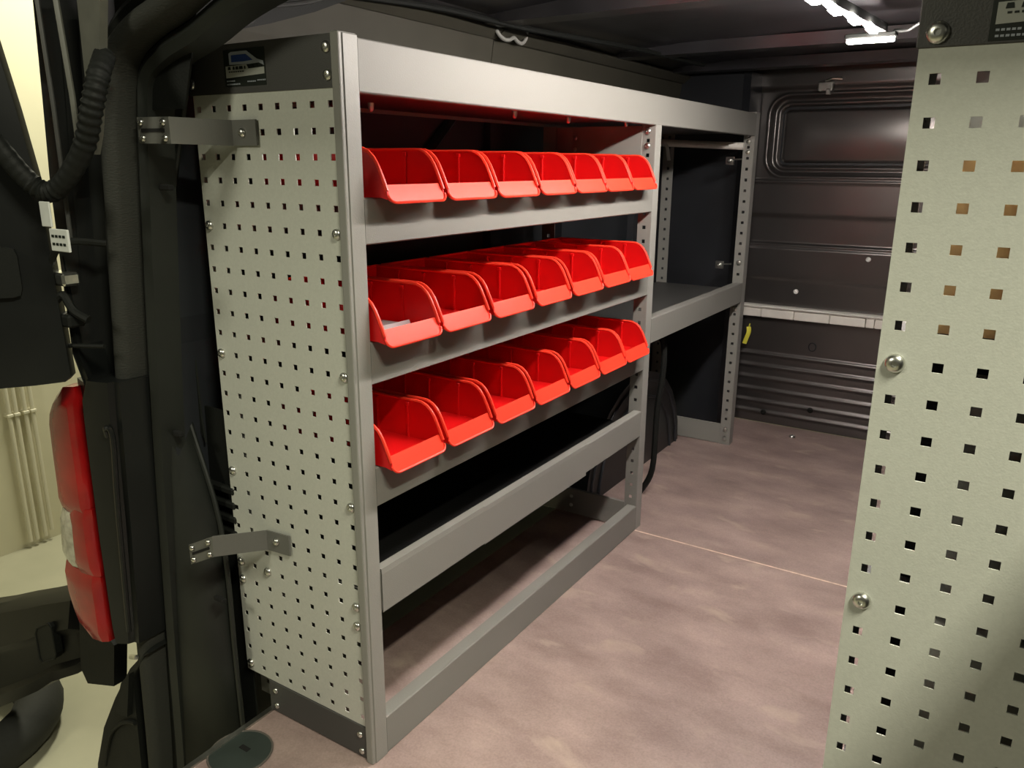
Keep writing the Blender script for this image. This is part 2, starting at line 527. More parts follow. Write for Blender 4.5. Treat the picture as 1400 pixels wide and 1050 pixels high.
# ------------------------------------------------------------------ D pillar around the door opening
seal_pts = [(-0.523, -0.21), (-0.513, -0.09), (-0.495, 0.179), (-0.462, 0.575), (-0.432, 0.85), (-0.402, 1.094), (-0.391, 1.161), (-0.379, 1.208), (-0.350, 1.243), (-0.294, 1.270), (-0.225, 1.290), (-0.13, 1.325), (0.0, 1.350), (0.3, 1.365)]
pil = struct(bpy.data.objects.new('trim_3', None)); COL.objects.link(pil)
def sweep(bm, path2, section, y):
    """section points (across, towards -y) swept along a path in the xz plane; across grows outwards from the opening"""
    P = smooth_path([(p[0], 0, p[1]) for p in path2], 5)
    rings = []
    for i in range(len(P)):
        d = (P[min(len(P) - 1, i + 1)] - P[max(0, i - 1)]).normalized()
        nrm = Vector((-d.z, 0, d.x))
        rings.append([bm.verts.new(P[i] + nrm * s[0] + Vector((0, y - s[1], 0))) for s in section])
    n = len(section)
    for i in range(len(rings) - 1):
        for k in range(n):
            bm.faces.new((rings[i][k], rings[i][(k + 1) % n], rings[i + 1][(k + 1) % n], rings[i + 1][k]))
    bm.faces.new(rings[0]); bm.faces.new(list(reversed(rings[-1])))
bm = B()
arc = [(0.018 * math.cos(a), 0.016 + 0.018 * math.sin(a)) for a in [math.pi * k / 8 for k in range(9)]]
sweep(bm, seal_pts, [(-0.018, -0.015)] + list(reversed(arc)) + [(0.018, -0.015)], -0.10)
obj('door_seal', bm, RUBBER, pil, smooth=True)
bm = B()
sweep(bm, seal_pts, [(0.019, -0.02), (0.022, 0.012), (0.034, 0.018), (0.046, 0.010), (0.050, -0.02)], -0.10)
obj('seal_flap', bm, PLASTIC, pil, smooth=True)
# inner trim strip hugging the seal
bm = B()
sweep(bm, seal_pts, [(-0.052, -0.06), (-0.050, -0.012), (-0.036, -0.005), (-0.022, -0.012), (-0.020, -0.06)], -0.10)
obj('inner_trim', bm, PILLAR, pil, smooth=True)
# inner pillar panel between seal and rack
def sheet(bm, polys, t):
    """each poly: list of xyz; solidified by t along +y/+x average normal"""
    for P in polys:
        A = [bm.verts.new(p) for p in P]
        n = (Vector(P[1]) - Vector(P[0])).cross(Vector(P[2]) - Vector(P[0])).normalized() * t
        C = [bm.verts.new(Vector(p) + n) for p in P]
        bm.faces.new(A); bm.faces.new(list(reversed(C)))
        k = len(P)
        for i in range(k):
            bm.faces.new((A[i], C[i], C[(i + 1) % k], A[(i + 1) % k]))
bm = B()
out = [(-0.53, -0.10, -0.25), (-0.49, -0.09, 0.18), (-0.455, -0.09, 0.575), (-0.425, -0.09, 0.85), (-0.39, -0.09, 1.10), (-0.36, -0.085, 1.23)]
inn = [(-0.33, -0.03, -0.25), (-0.335, -0.03, 0.09), (-0.355, -0.02, 0.40), (-0.44, -0.02, 0.70), (-0.395, -0.02, 1.00), (-0.30, -0.02, 1.25)]
for a in range(5):
    o1, o2 = Vector(out[a]), Vector(out[a + 1]); i1, i2 = Vector(inn[a]), Vector(inn[a + 1])
    m1 = (o1 + i1) / 2 + Vector((0, -0.012, 0)); m2 = (o2 + i2) / 2 + Vector((0, -0.012, 0))
    vs = [bm.verts.new(p) for p in (o1, m1, m2, o2)]
    bm.faces.new(vs)
    vs = [bm.verts.new(p) for p in (m1, i1, i2, m2)]
    bm.faces.new(vs)
bmesh.ops.remove_doubles(bm, verts=bm.verts, dist=0.0005)
ip = obj('pillar_panel', bm, PILLAR, pil, smooth=True)
sol = ip.modifiers.new('thick', 'SOLIDIFY'); sol.thickness = 0.004; sol.offset = 1
# bead along the panel's free edge
bm = B()
tube(bm, smooth_path([(p[0], p[1] - 0.003, p[2]) for p in inn], 6), 0.005, 8)
obj('panel_bead', bm, PILLAR, pil, smooth=True)
bm = B()
sheet(bm, [[(-0.405, -0.085, 1.150), (-0.275, -0.065, 1.150), (-0.225, -0.06, 1.30), (-0.30, -0.075, 1.33), (-0.40, -0.085, 1.25)]], 0.004)
obj('pillar_shade_sheet', bm, PLASTIC, pil)  # dark sheet added in place of the roof's shade around the seal top
# second, deeper inner panel (inside of the side wall next to the pillar)
bm = B()
sheet(bm, [[(-0.40, -0.005, 0.55), (-0.49, -0.005, 0.72), (-0.47, -0.005, 0.95), (-0.41, -0.005, 1.02), (-0.405, -0.005, 0.60)]], 0.004)
obj('inner_panel', bm, PILLAR, pil)
bm = B()
sheet(bm, [[(-0.53, 0.012, -0.3), (-0.34, 0.012, -0.3), (-0.34, 0.012, 0.62), (-0.46, 0.012, 0.62)]], 0.004)
obj('inner_panel', bm, PLASTIC, pil)
# louvres low beside the perforated panel
for k in range(4):
    bm = B()
    z = 0.455 - 0.030 * k
    box(bm, -0.415, -0.335, -0.004, 0.010, z, z + 0.014, 0.003, 1)
    obj('vent_slat', bm, PLASTIC, pil)
# dark slots in the pillar panel
SLOT = mat('dark_slot', (0.002, 0.002, 0.002), 0.9, noise=0.1)
for (x, y, z) in ((-0.33, -0.0585, 0.262), (-0.345, -0.068, 1.028), (-0.40, -0.062, 0.585)):
    bm = B(); box(bm, x - 0.014, x + 0.014, y - 0.004, y + 0.006, z - 0.004, z + 0.006, 0.002, 1)
    obj('panel_slot', bm, SLOT, pil)
# outer body corner with ribs, plus grey pieces painting in its reflections
bm = B()
def lerp_x(z, tab):
    for (z0, x0), (z1, x1) in zip(tab[:-1], tab[1:]):
        if z0 <= z <= z1:
            return x0 + (x1 - x0) * (z - z0) / (z1 - z0)
    return tab[0][1] if z < tab[0][0] else tab[-1][1]
corner = [(-0.25, -0.60), (0.10, -0.57), (0.60, -0.505), (0.75, -0.486), (1.03, -0.494), (1.31, -0.470), (1.45, -0.44)]
sealx = [(-0.25, -0.525), (0.18, -0.495), (0.575, -0.462), (0.85, -0.432), (1.094, -0.401), (1.16, -0.391), (1.45, -0.36)]
zs = [0.16, 0.22, 0.40, 0.60, 0.75, 0.9, 1.03, 1.16, 1.31, 1.45]
secs = []
for z in zs:
    c = lerp_x(z, corner); s = lerp_x(z, sealx) - 0.045
    w = s - c
    row = [(c + 0.0, 0.10), (c, -0.165), (c + 0.010, -0.18), (c + 0.25 * w, -0.182), (c + 0.28 * w, -0.176), (c + 0.33 * w, -0.176),
           (c + 0.36 * w, -0.185), (c + 0.42 * w, -0.185), (c + 0.45 * w, -0.165), (c + 0.62 * w, -0.15), (c + 0.66 * w, -0.156), (c + 0.74 * w, -0.150), (c + 0.80 * w, -0.13), (s + 0.01, -0.115), (s + 0.01, -0.08)]
    yo = 0.04 if z < 0.68 else 0.0
    secs.append([bm.verts.new((p[0], min(p[1] + yo, 0.10), z)) for p in row])
for a in range(len(secs) - 1):
    for k in range(len(secs[0]) - 1):
        bm.faces.new((secs[a][k], secs[a][k + 1], secs[a + 1][k + 1], secs[a + 1][k]))
obj('body_corner', bm, BLACKPAINT, pil, smooth=True)

REFLECTION = mat('grey_painted_reflection', (0.10, 0.10, 0.085), 0.4, noise=0.1)  # lighter grey that paints reflections onto the black body corner
bm = B(); tube(bm, [(-0.437, -0.187, 1.33), (-0.433, -0.187, 1.147), (-0.437, -0.187, 0.95)], 0.0035, 8)
obj('reflection_rib', bm, mat('dark_painted_reflection', (0.045, 0.045, 0.042), 0.4, noise=0.1), pil, smooth=True)
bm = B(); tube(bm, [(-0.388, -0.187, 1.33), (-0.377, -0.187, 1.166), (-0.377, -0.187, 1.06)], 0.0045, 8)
obj('reflection_rib', bm, REFLECTION, pil, smooth=True)
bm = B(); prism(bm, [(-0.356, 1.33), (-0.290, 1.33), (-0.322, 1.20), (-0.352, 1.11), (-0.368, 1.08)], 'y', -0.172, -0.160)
obj('corner_reflection_strip', bm, REFLECTION, pil)  # strip painting in garage light reflected by the body
# ------------------------------------------------------------------ perforated end panels and racks
PITCH = 0.038
HOLE = 0.0098
def end_panel(root, x0, x1, yf, z0, z1, xs, zs):
    bm = B()
    perf(bm, x0, x1, z0, z1, xs, zs, HOLE, yf, 0.0018)
    for (a, b) in ((x0, x0 + 0.0018), (x1 - 0.0018, x1)):
        box(bm, a, b, yf + 0.0018, yf + 0.016, z0, z1)
    return obj('perforated_panel', bm, PANEL, root, label='pale grey-green sheet with rows of square holes')

def screw(parent, x, y, z, r=0.0095):
    bm = B()
    dome(bm, (x, y, z), r, r * 0.75, (0, -1, 0), 16)
    return obj('panel_screw', bm, STEEL, parent, smooth=True)

rack = thing('shelving_rack', 'long grey steel shelving rack on the left holding three rows of red bins', 'shelving rack', (-0.17, 1.05, 0.0))
LX = [-0.331 + PITCH * c for c in range(9)]
LZ = [1.154 - PITCH * r for r in range(29)]
pan = end_panel(rack, -0.3435, -0.0175, 0.0, 0.072, 1.176, LX, LZ)
for (c, r) in ((8, 5), (8, 11), (8, 17), (8, 22), (8, 23), (0, 5), (0, 11), (0, 17), (0, 22), (0, 23), (0, 28), (2, 22)):
    screw(pan, LX[c], 0.0, LZ[r], 0.0088)
# end bands
bm = B(); prism(bm, [(-0.350, 1.176), (-0.0180, 1.176), (-0.0180, 1.250), (-0.346, 1.250)], 'y', -0.0015, 0.010)
band = obj('top_band', bm, GRAPH, rack, label='dark graphite end band with a van sticker')
for (x, z) in ((-0.0285, 1.232), (-0.0275, 1.194), (-0.349, 1.232), (-0.342, 1.194)):
    bolt(band, (x, -0.0015, z), 0.0085)
bm = B(); box(bm, -0.280, -0.0175, -0.001, 0.010, 0.002, 0.070, 0.001, 1)
band2 = obj('bottom_band', bm, GRAPH, rack, label='dark graphite end band at the floor')
for (x, z) in ((-0.262, 0.051), (-0.261, 0.017), (-0.034, 0.050), (-0.031, 0.015)):
    bolt(band2, (x, -0.001, z), 0.0065)
# sticker: van outline over a white lettered block
def sticker(parent, x0, zb, w, h, yf):
    bm = B(); box(bm, x0, x0 + w, yf - 0.0006, yf, zb, zb + h)
    st = obj('sticker', bm, LABELK, parent, label='small black sticker with a blue and white van emblem')
    def U(u, v): return (x0 + w * u, zb + h * v)
    def poly(pts, m, nm, d):
        b2 = B(); prism(b2, [U(*p) for p in pts], 'y', yf - 0.0006 - d, yf - 0.0005)
        o = obj(nm, b2, m, parent); o.parent = st; o.location = Vector((0, 0, 0)) - (wloc(st) - wloc(parent))
        return o
    grey = mat('silver_label_print', (0.34, 0.37, 0.42), 0.4, noise=0.05)
    poly([(0.14, 0.60), (0.14, 0.90), (0.20, 0.94), (0.58, 0.94), (0.82, 0.70), (0.96, 0.64), (0.98, 0.52), (0.86, 0.60), (0.62, 0.58)], grey, 'van_emblem', 0.0004)
    poly([(0.20, 0.66), (0.20, 0.85), (0.56, 0.85), (0.72, 0.68), (0.50, 0.66)], LABELB, 'emblem_window', 0.0008)
    poly([(0.04, 0.24), (0.04, 0.56), (0.56, 0.58), (0.60, 0.46), (0.98, 0.48), (0.98, 0.30)], mat('dull_white_print', (0.36, 0.37, 0.34), 0.5, noise=0.05), 'print_block', 0.0004)
    b2 = B()
    for k, (a, b) in enumerate(((0.10, 0.17), (0.22, 0.27), (0.29, 0.36), (0.38, 0.47), (0.50, 0.54))):
        prism(b2, [U(a, 0.46), U(b, 0.46), U(b - 0.01, 0.54), U(a + 0.01, 0.54)], 'y', yf - 0.0016, yf - 0.0010)
    for k in range(7):
        a = 0.12 + 0.055 * k
        prism(b2, [U(a, 0.385), U(a + 0.035, 0.385), U(a + 0.035, 0.415), U(a, 0.415)], 'y', yf - 0.0016, yf - 0.0010)
    for k in range(3):
        a = 0.66 + 0.10 * k
        prism(b2, [U(a, 0.49), U(a + 0.07, 0.50), U(a + 0.06, 0.56), U(a, 0.55)], 'y', yf - 0.0016, yf - 0.0010)
    o = obj('dark_lettering', b2, LABELK, parent); o.parent = st; o.location = -(wloc(st) - wloc(parent))
    b2 = B()
    for (a, b, v) in ((0.05, 0.24, 0.14), (0.05, 0.36, 0.05), (0.56, 0.76, 0.10), (0.80, 0.98, 0.12)):
        k = a
        while k < b:
            prism(b2, [U(k, v), U(k + 0.03, v), U(k + 0.03, v + 0.035), U(k, v + 0.035)], 'y', yf - 0.0012, yf - 0.0005)
            k += 0.042
    o = obj('small_lettering', b2, grey, parent); o.parent = st; o.location = -(wloc(st) - wloc(parent))
sticker(band, -0.2555, 1.186, 0.096, 0.055, -0.0015)

# posts: front face plus perforated side flange
def post(root, y0, y1, z1, xf, xd, m, flange=0.040, hole_from=0.03, holes=True, thin=0.002, r=0.003):
    """front face at x=xf spanning y0..y1; side flange at y0 going from xf to xf+xd*flange"""
    bm = B()
    xa, xb = sorted((xf, xf - xd * thin))
    box(bm, xa, xb, y0, y1, 0.0, z1, 0.0008, 1)
    u0, u1 = sorted((xf - xd * thin, xf - xd * flange))
    if holes:
        zz = []
        z = hole_from
        while z < z1 - 0.02:
            zz.append(z); z += PITCH
        perf(bm, u0, u1, 0.0, z1, [xf - xd * (flange * 0.52)], zz, 0.0095, y0, thin)
    else:
        box(bm, u0, u1, y0, y0 + thin, 0.0, z1)
    box(bm, min(u0, u1) if xd > 0 else max(u0, u1) - thin, (min(u0, u1) + thin) if xd > 0 else max(u0, u1), y0 + thin, y0 + 0.015, 0.0, z1)
    return obj('upright_post', bm, m, root)

# near front post (a folded corner with a visible seam)
bm = B()
box(bm, -0.0165, -0.0005, -0.006, 0.034, 0.0, 1.252, 0.0025, 2)
box(bm, -0.0045, 0.0012, 0.002, 0.0335, 0.0, 1.250, 0.001, 1)
obj('upright_post', bm, POST, rack)
mp = post(rack, 1.160, 1.199, 1.172, 0.0, 1, POST)
fp = post(rack, 2.060, 2.102, 1.252, 0.0, 1, POST)
for y0, z1 in ((0.03, 1.25), (1.160, 1.172), (2.060, 1.252)):
    bm = B()
    perf(bm, -0.345, -0.302, 0.0, z1, [-0.322], [0.03 + PITCH * k for k in range(int((z1 - 0.06) / PITCH))], 0.0095, y0, 0.002)
    box(bm, -0.345, -0.343, y0 + 0.002, y0 + 0.035, 0, z1)
    obj('upright_post', bm, POST, rack)
# cross plates of the middle and far frames
for (y, za, zb) in ((1.1585, 1.095, 1.170), (1.1585, 0.002, 0.084), (2.0585, 0.002, 0.082), (2.0585, 1.180, 1.248)):
    bm = B(); box(bm, -0.300, -0.038, y, y + 0.010, za, zb, 0.001, 1)
    cp = obj('cross_plate', bm, POST, rack)
for (x, y, z) in ((-0.022, 1.158, 1.155), (-0.022, 1.158, 1.118), (-0.020, 2.058, 1.232), (-0.020, 2.058, 1.152), (-0.020, 2.058, 1.115),
                  (-0.020, 2.058, 0.062), (-0.020, 2.058, 0.024), (-0.020, 2.058, 0.545), (-0.020, 2.058, 0.720)):
    bolt(rack, (x, y, z), 0.0085)
for (x, y, z) in ((-0.24, 1.158, 1.14), (-0.24, 1.158, 1.11), (-0.22, 1.158, 0.06), (-0.22, 1.158, 0.03)):
    bolt(rack, (x, y, z), 0.006)

# top beam with top and bottom folds, plus the top deck
bm = B()
ribbon(bm, [(-0.030, 1.172), (-0.002, 1.171), (0.0, 1.173), (0.0, 1.245), (-0.002, 1.247), (-0.030, 1.247)], 0.0016, 'y', 0.0345, 2.062)
obj('top_beam', bm, FASCIA, rack)
bm = B(); box(bm, -0.343, -0.004, 0.03, 2.06, 1.180, 1.184)
deck = obj('top_deck', bm, GRAPH, rack)
for (x, y) in ((-0.10, 0.62), (-0.10, 0.86), (-0.22, 0.30), (-0.05, 1.08)):
    bolt(deck, (x, y, 1.180), 0.006, (0, 0, -1), 0.016)
bm = B(); box(bm, -0.345, -0.343, 0.03, 2.06, 1.172, 1.247)
obj('rear_beam', bm, FASCIA, rack)

# bin shelves
def shelf(zt, zb, zp, y0, y1, m=FASCIA):
    bm = B()
    ribbon(bm, [(-0.022, zb), (-0.002, zb - 0.001), (0.0, zb + 0.001), (0.0, zt - 0.002), (-0.002, zt), (-0.022, zt)], 0.0016, 'y', y0, y1)
    f = obj('shelf', bm, m, rack)
    bm = B(); box(bm, -0.342, -0.0225, y0, y1, zp - 0.003, zp)
    obj('tray_plate', bm, m, f)
    bm = B(); box(bm, -0.342, -0.340, y0, y1, zb, zt + 0.004)
    obj('rear_lip', bm, m, f)
    return f
SH = [(1.0175, 0.947), (0.7905, 0.7195), (0.5735, 0.5035)]
for zt, zb in SH:
    shelf(zt, zb, zt - 0.0015, 0.0345, 1.1585)
# low open shelf with a deep front rail, slightly stepped in the middle
f4 = shelf(0.3785, 0.3015, 0.330, 0.0345, 1.1585)
bm = B(); box(bm, -0.335, -0.025, 0.036, 1.157, 0.331, 0.336)
obj('rubber_mat', bm, MATB, f4)
bm = B(); ribbon(bm, [(-0.016, 0.382), (0.0020, 0.3830), (0.0025, 0.374), (0.0025, 0.300)], 0.0012, 'y', 0.0345, 0.353)
obj('rail_edging', bm, FASCIA, f4)
bm = B(); ribbon(bm, [(-0.016, 0.380), (0.0020, 0.3808), (0.0022, 0.372), (0.0022, 0.297)], 0.0010, 'y', 0.352, 0.812)
obj('rail_edging', bm, FASCIA, f4)
# bottom rail
bm = B()
ribbon(bm, [(-0.028, 0.002), (0.0, 0.002), (0.0, 0.0770), (-0.002, 0.0790), (-0.028, 0.0790)], 0.0016, 'y', 0.0345, 1.1585)
obj('bottom_rail', bm, FASCIA, rack)
bm = B(); box(bm, -0.345, -0.335, 0.0345, 1.16, 0.002, 0.06)
obj('rear_rail', bm, GRAPH, rack)
bm = B(); box(bm, -0.345, -0.335, 0.0345, 1.16, 0.19, 0.198)
obj('rear_tie', bm, POST, rack)

# second bay: open shelf and tie rod
bm = B()
ribbon(bm, [(-0.03, 0.573), (-0.002, 0.572), (0.0, 0.574), (0.0, 0.644), (-0.002, 0.646), (-0.03, 0.646)], 0.0016, 'y', 1.2, 2.0595)
s2 = obj('shelf', bm, FASCIA, rack)
bm = B(); box(bm, -0.340, -0.030, 1.2, 2.0585, 0.618, 0.622)
obj('tray_plate', bm, GRAPH, s2)
bm = B(); tube(bm, [(-0.342, 2.035, 1.149), (-0.03, 2.035, 1.135)], 0.013, 12)
obj('tie_rod', bm, LEDGE, rack, smooth=True)
bm = B(); ribbon(bm, [(-0.335, 1.150), (-0.322, 1.148), (-0.312, 1.130), (-0.303, 1.085)], 0.004, 'y', 2.0, 2.025)
obj('hanging_strap', bm, LEDGE, rack)
for (x, y, z) in ((-0.075, 2.03, 1.085), (-0.085, 2.03, 0.71)):
    bm = B()
    box(bm, x - 0.016, x + 0.014, y, y + 0.012, z - 0.014, z + 0.014, 0.002, 1)
    dome(bm, (x, y, z), 0.009, 0.007, (0, -1, 0), 10)
    tube(bm, [(x + 0.01, y, z + 0.004), (x + 0.045, y, z + 0.006)], 0.003, 6)
    obj('frame_clip', bm, STEEL, rack, smooth=True)

# mounting brackets from pillar to end panel
def bracket(path, z0, z1, tilt, slot_u):
    """path: xy polyline of the strap, z0..z1 height, tilt raises z along the path"""
    bm = B()
    n = len(path)
    rows = []
    for i, (x, y) in enumerate(path):
        dz = tilt[i]
        rows.append([bm.verts.new((x, y, z0 + dz)), bm.verts.new((x, y, z1 + dz)), bm.verts.new((x + 0.0005, y + 0.003, z1 + dz)), bm.verts.new((x + 0.0005, y + 0.003, z0 + dz))])
    for i in range(n - 1):
        for k in range(4):
            bm.faces.new((rows[i][k], rows[i][(k + 1) % 4], rows[i + 1][(k + 1) % 4], rows[i + 1][k]))
    bm.faces.new(rows[0]); bm.faces.new(list(reversed(rows[-1])))
    o = obj('mounting_bracket', bm, STRAP, rack, label='folded grey strap bolting the end panel to the van pillar')
    x0, y0 = path[0]; x1, y1 = path[1]
    d = Vector((x1 - x0, y1 - y0, tilt[1] - tilt[0]))
    def at(u, v): return Vector((x0, y0, z0 + tilt[0])) + d * u + Vector((0, 0, (z1 - z0) * v))
    for (u, v) in ((0.14, 0.80), (0.84, 0.80), (0.16, 0.20), (0.86, 0.20)):
        bm = B(); dome(bm, at(u, v) + Vector((0, -0.0005, 0)), 0.0058, 0.005, (0, -1, 0), 12)
        obj('bolt', bm, STEEL, o, smooth=True)
    bm = B()
    P = [at(0.12, 0.44), at(0.85, 0.44), at(0.85, 0.57), at(0.12, 0.57)]
    vs = [bm.verts.new(p + Vector((0, -0.0012, 0))) for p in P]
    w2 = [bm.verts.new(p + Vector((0, 0.0015, 0))) for p in P]
    bm.faces.new(vs); bm.faces.new(list(reversed(w2)))
    for k in range(4):
        bm.faces.new((vs[k], w2[k], w2[(k + 1) % 4], vs[(k + 1) % 4]))
    obj('slot', bm, SLOT, o)
    xm = (path[-1][0] + path[-2][0]) / 2
    zm = (z0 + z1) / 2 + tilt[-1]
    bm = B(); dome(bm, (xm - 0.004, path[-1][1], zm), 0.0075, 0.006, (0, -1, 0), 14)
    obj('bolt', bm, STEEL, o, smooth=True)
    return o
bracket([(-0.355, -0.100), (-0.273, -0.100), (-0.2435, -0.006), (-0.1875, -0.006)], 1.0955, 1.1355, [0.0025, 0.0015, 0, 0], 0.3)
bracket([(-0.345, -0.100), (-0.274, -0.100), (-0.2435, -0.006), (-0.184, -0.006)], 0.3695, 0.4095, [-0.018, 0.018, 0.0, 0.004], 0.3)

# ------------------------------------------------------------------ red bins
RIM = [(-0.245, 0.0), (-0.250, 0.004), (-0.252, 0.075), (-0.030, 0.075), (-0.020, 0.0745), (-0.008, 0.070), (0.002, 0.062), (0.010, 0.051), (0.0165, 0.038), (0.0225, 0.025), (0.0285, 0.011), (0.0335, -0.003)]
W = 0.146
def make_bin():
    t = thing('storage_bin', 'red bin', 'bin', (0, 0, 0), 'red open-front bins on the rack shelves')
    bm = B()
    side = [(-0.252, 0.075), (-0.250, 0.001), (0.016, 0.001), (0.030, -0.002)] + list(reversed(RIM[3:-1]))
    for s in (-1, 1):
        a, b = sorted((s * (W / 2 - 0.0015), s * (W / 2 - 0.0045)))
        prism(bm, side, 'y', a, b)
    box(bm, -0.252, -0.249, -W / 2 + 0.003, W / 2 - 0.003, 0.001, 0.075)
    box(bm, -0.250, 0.018, -W / 2 + 0.003, W / 2 - 0.003, 0.0008, 0.0035)
    obj('bin_body', bm, RED, t)
    # front lip: slanted face with rounded lower corners
    bm = B()
    def slope(u):
        # u 0 at top of lip, 1 at its lower edge
        return (0.0210 + 0.0145 * u, 0.0205 - 0.0270 * u)
    hw = W / 2 - 0.0015
    outline = [(-hw, 0.0), (-hw, 0.58)]
    for k in range(1, 6):
        a = math.pi / 2 * k / 5
        outline.append((-hw + 0.014 * (1 - math.cos(a)), 0.58 + 0.42 * math.sin(a)))
    outline += [(-y, u) for (y, u) in reversed(outline)]
    F = []; K = []
    for (y, u) in outline:
        x, z = slope(u)
        F.append(bm.verts.new((x, y, z)))
        K.append(bm.verts.new((x - 0.0035, y, z - 0.0012)))
    bm.faces.new(F); bm.faces.new(list(reversed(K)))
    for i in range(len(F)):
        bm.faces.new((F[i], K[i], K[(i + 1) % len(F)], F[(i + 1) % len(F)]))
    lip = obj('front_lip', bm, REDLIT, t)
    # beads: a thin roll along lip top and bottom
    bm = B()
    pth = []
    for (y, u) in outline[1:-1]:
        x, z = slope(u)
        pth.append((x + 0.0012, y, z))
    tube(bm, pth, 0.0022, 6)
    obj('lip_bead', bm, REDLIT, lip, smooth=True)
    # rim roll on both side walls and across the back
    bm = B()
    for s in (-1, 1):
        tube(bm, [(p[0], s * (W / 2 - 0.0026), p[1]) for p in RIM[2:-1]], 0.0031, 6)
    tube(bm, [(-0.2505, -W / 2 + 0.002, 0.075), (-0.2505, W / 2 - 0.002, 0.075)], 0.0026, 6)
    obj('rim', bm, REDLIT, t, smooth=True)
    # divider guides
    for s in (-1, 1):
        for x in (-0.050, -0.125, -0.19):
            bm = B()
            y = s * (W / 2 - 0.006)
            box(bm, x - 0.002, x + 0.002, y - 0.002, y + 0.002, 0.003, 0.069, 0.0006, 1)
            box(bm, x - 0.004, x + 0.004, y - 0.003, y + 0.002, 0.064, 0.071, 0.001, 1)
            obj('divider_guide', bm, RED, t)
    return t
proto = make_bin()
def copy_thing(src):
    c = src.copy(); COL.objects.link(c)
    for ch in list(src.children):
        d = ch.copy(); COL.objects.link(d); d.parent = c
        for g in list(ch.children):
            e = g.copy(); COL.objects.link(e); e.parent = d
    return c
ROWS = [('upper', 1.0173, [0.126, 0.2800, 0.4340, 0.5885, 0.7390, 0.8860, 1.0330]),
        ('middle', 0.7915, [0.1085, 0.2605, 0.4195, 0.5800, 0.7380, 0.8930, 1.0380]),
        ('lower', 0.5745, [0.113, 0.2700, 0.4280, 0.5830, 0.7380, 0.8920, 1.0400])]
WHERE = ['first from the perforated panel', 'second from the perforated panel', 'third from the perforated panel',
         'fourth, in the middle of its row', 'third from the middle post', 'second from the middle post', 'last, against the middle post']
first = True
for nm, z, ys in ROWS:
    for k, y in enumerate(ys):
        b = proto if first else copy_thing(proto)
        first = False
        b.location = (0.0, y, z)
        extra = ', holding a grey strip' if (nm == 'middle' and k == 0) else ''
        b['label'] = 'red bin on the %s shelf, %s%s' % (nm, WHERE[k], extra)
        b['group'] = 'red bins on the %s shelf' % nm
# grey strip lying in the nearest bin of the middle row
bm = B()
prism(bm, [(-0.085, 0.7965), (-0.020, 0.7965), (-0.020, 0.7990), (-0.0225, 0.806), (-0.0245, 0.806), (-0.0225, 0.7990), (-0.085, 0.7985)], 'y', 0.040, 0.160)
tag(obj('divider_strip', bm, STRIPG), 'grey plastic strip lying inside the nearest red bin of the middle shelf', 'strip')

# ------------------------------------------------------------------ right-hand rack (only its end shows)
rr = thing('shelving_rack', 'perforated pale end of the second rack, cut by the right edge', 'shelving rack', (0.92, 0.5, 0.0))
RX = [0.7745 + PITCH * c for c in range(9)]
RZ = [1.147 - PITCH * r for r in range(29)]
pan2 = end_panel(rr, 0.7580, 1.092, -0.042, 0.065, 1.1735, RX, RZ)
for r in (7, 14, 22):
    screw(pan2, RX[0], -0.042, RZ[r], 0.0098)
bm = B(); box(bm, 0.7555, 1.094, -0.0435, -0.034, 1.1735, 1.2500, 0.001, 1)
bd = obj('top_band', bm, GRAPH, rr, label='dark graphite end band with a van sticker')
for (x, z) in ((0.7720, 1.186), (0.7720, 1.226), (1.078, 1.186), (1.078, 1.226)):
    bolt(bd, (x, -0.0435, z), 0.0100)
sticker(bd, 0.8120, 1.176, 0.096, 0.055, -0.0435)
bm = B()
box(bm, 0.7585, 0.7605, -0.040, 0.0, 0.0, 1.25)
box(bm, 0.7605, 0.7742, -0.0265, -0.0245, 0.0, 1.25)
obj('upright_post', bm, GRAPH, rr)
bm = B(); box(bm, 1.086, 1.090, -0.04, 2.0, 0.0, 1.25)
obj('rear_sheet', bm, NAVY, rr)
for z in (1.18, 0.885, 0.60, 0.31, 0.05):
    bm = B(); box(bm, 0.7645, 1.085, 0.0, 2.0, z, z + 0.02)
    obj('shelf', bm, GRAPH, rr)
bm = B(); box(bm, 0.792, 1.08, 0.030, 0.034, 0.07, 0.900)
obj('inner_sheet', bm, MATB, rr)
cab = thing('drawer_unit', 'grey drawer unit glimpsed low behind the square holes of right panel', 'drawer unit', (0.95, 0.0, 0.33))
for k in range(3):
    z = 0.335 + 0.088 * k
    bm = B(); box(bm, 0.838, 1.075, -0.022, 0.028, z, z + 0.084, 0.002, 1)
    obj('drawer', bm, PANEL if k else FASCIA, cab)
cab2 = thing('drawer_unit', 'upper grey drawer unit seen through holes of the right panel', 'drawer unit', (0.95, 0.0, 0.62))
for k in range(2):
    z = 0.625 + 0.122 * k
    bm = B(); box(bm, 0.838, 1.075, -0.016, 0.028, z, z + 0.118, 0.002, 1)
    obj('drawer', bm, FASCIA, cab2)
bm = B()
box(bm, 0.792, 1.07, 0.010, 0.30, 0.906, 0.918)
box(bm, 0.792, 0.802, 0.010, 0.30, 0.918, 1.085); box(bm, 1.06, 1.07, 0.010, 0.30, 0.918, 1.085)
box(bm, 0.802, 1.06, 0.010, 0.020, 0.918, 1.085); box(bm, 0.802, 1.06, 0.29, 0.30, 0.918, 1.085)
tag(obj('plywood_crate', bm, CARD), 'tan plywood crate glimpsed through upper holes of the right panel', 'crate')
bm = B(); box(bm, 0.795, 0.86, 0.012, 0.06, 1.088, 1.135, 0.003, 1)
tag(obj('plastic_block', bm, LABELW), 'white block on the tan crate behind upper holes of right panel', 'block')

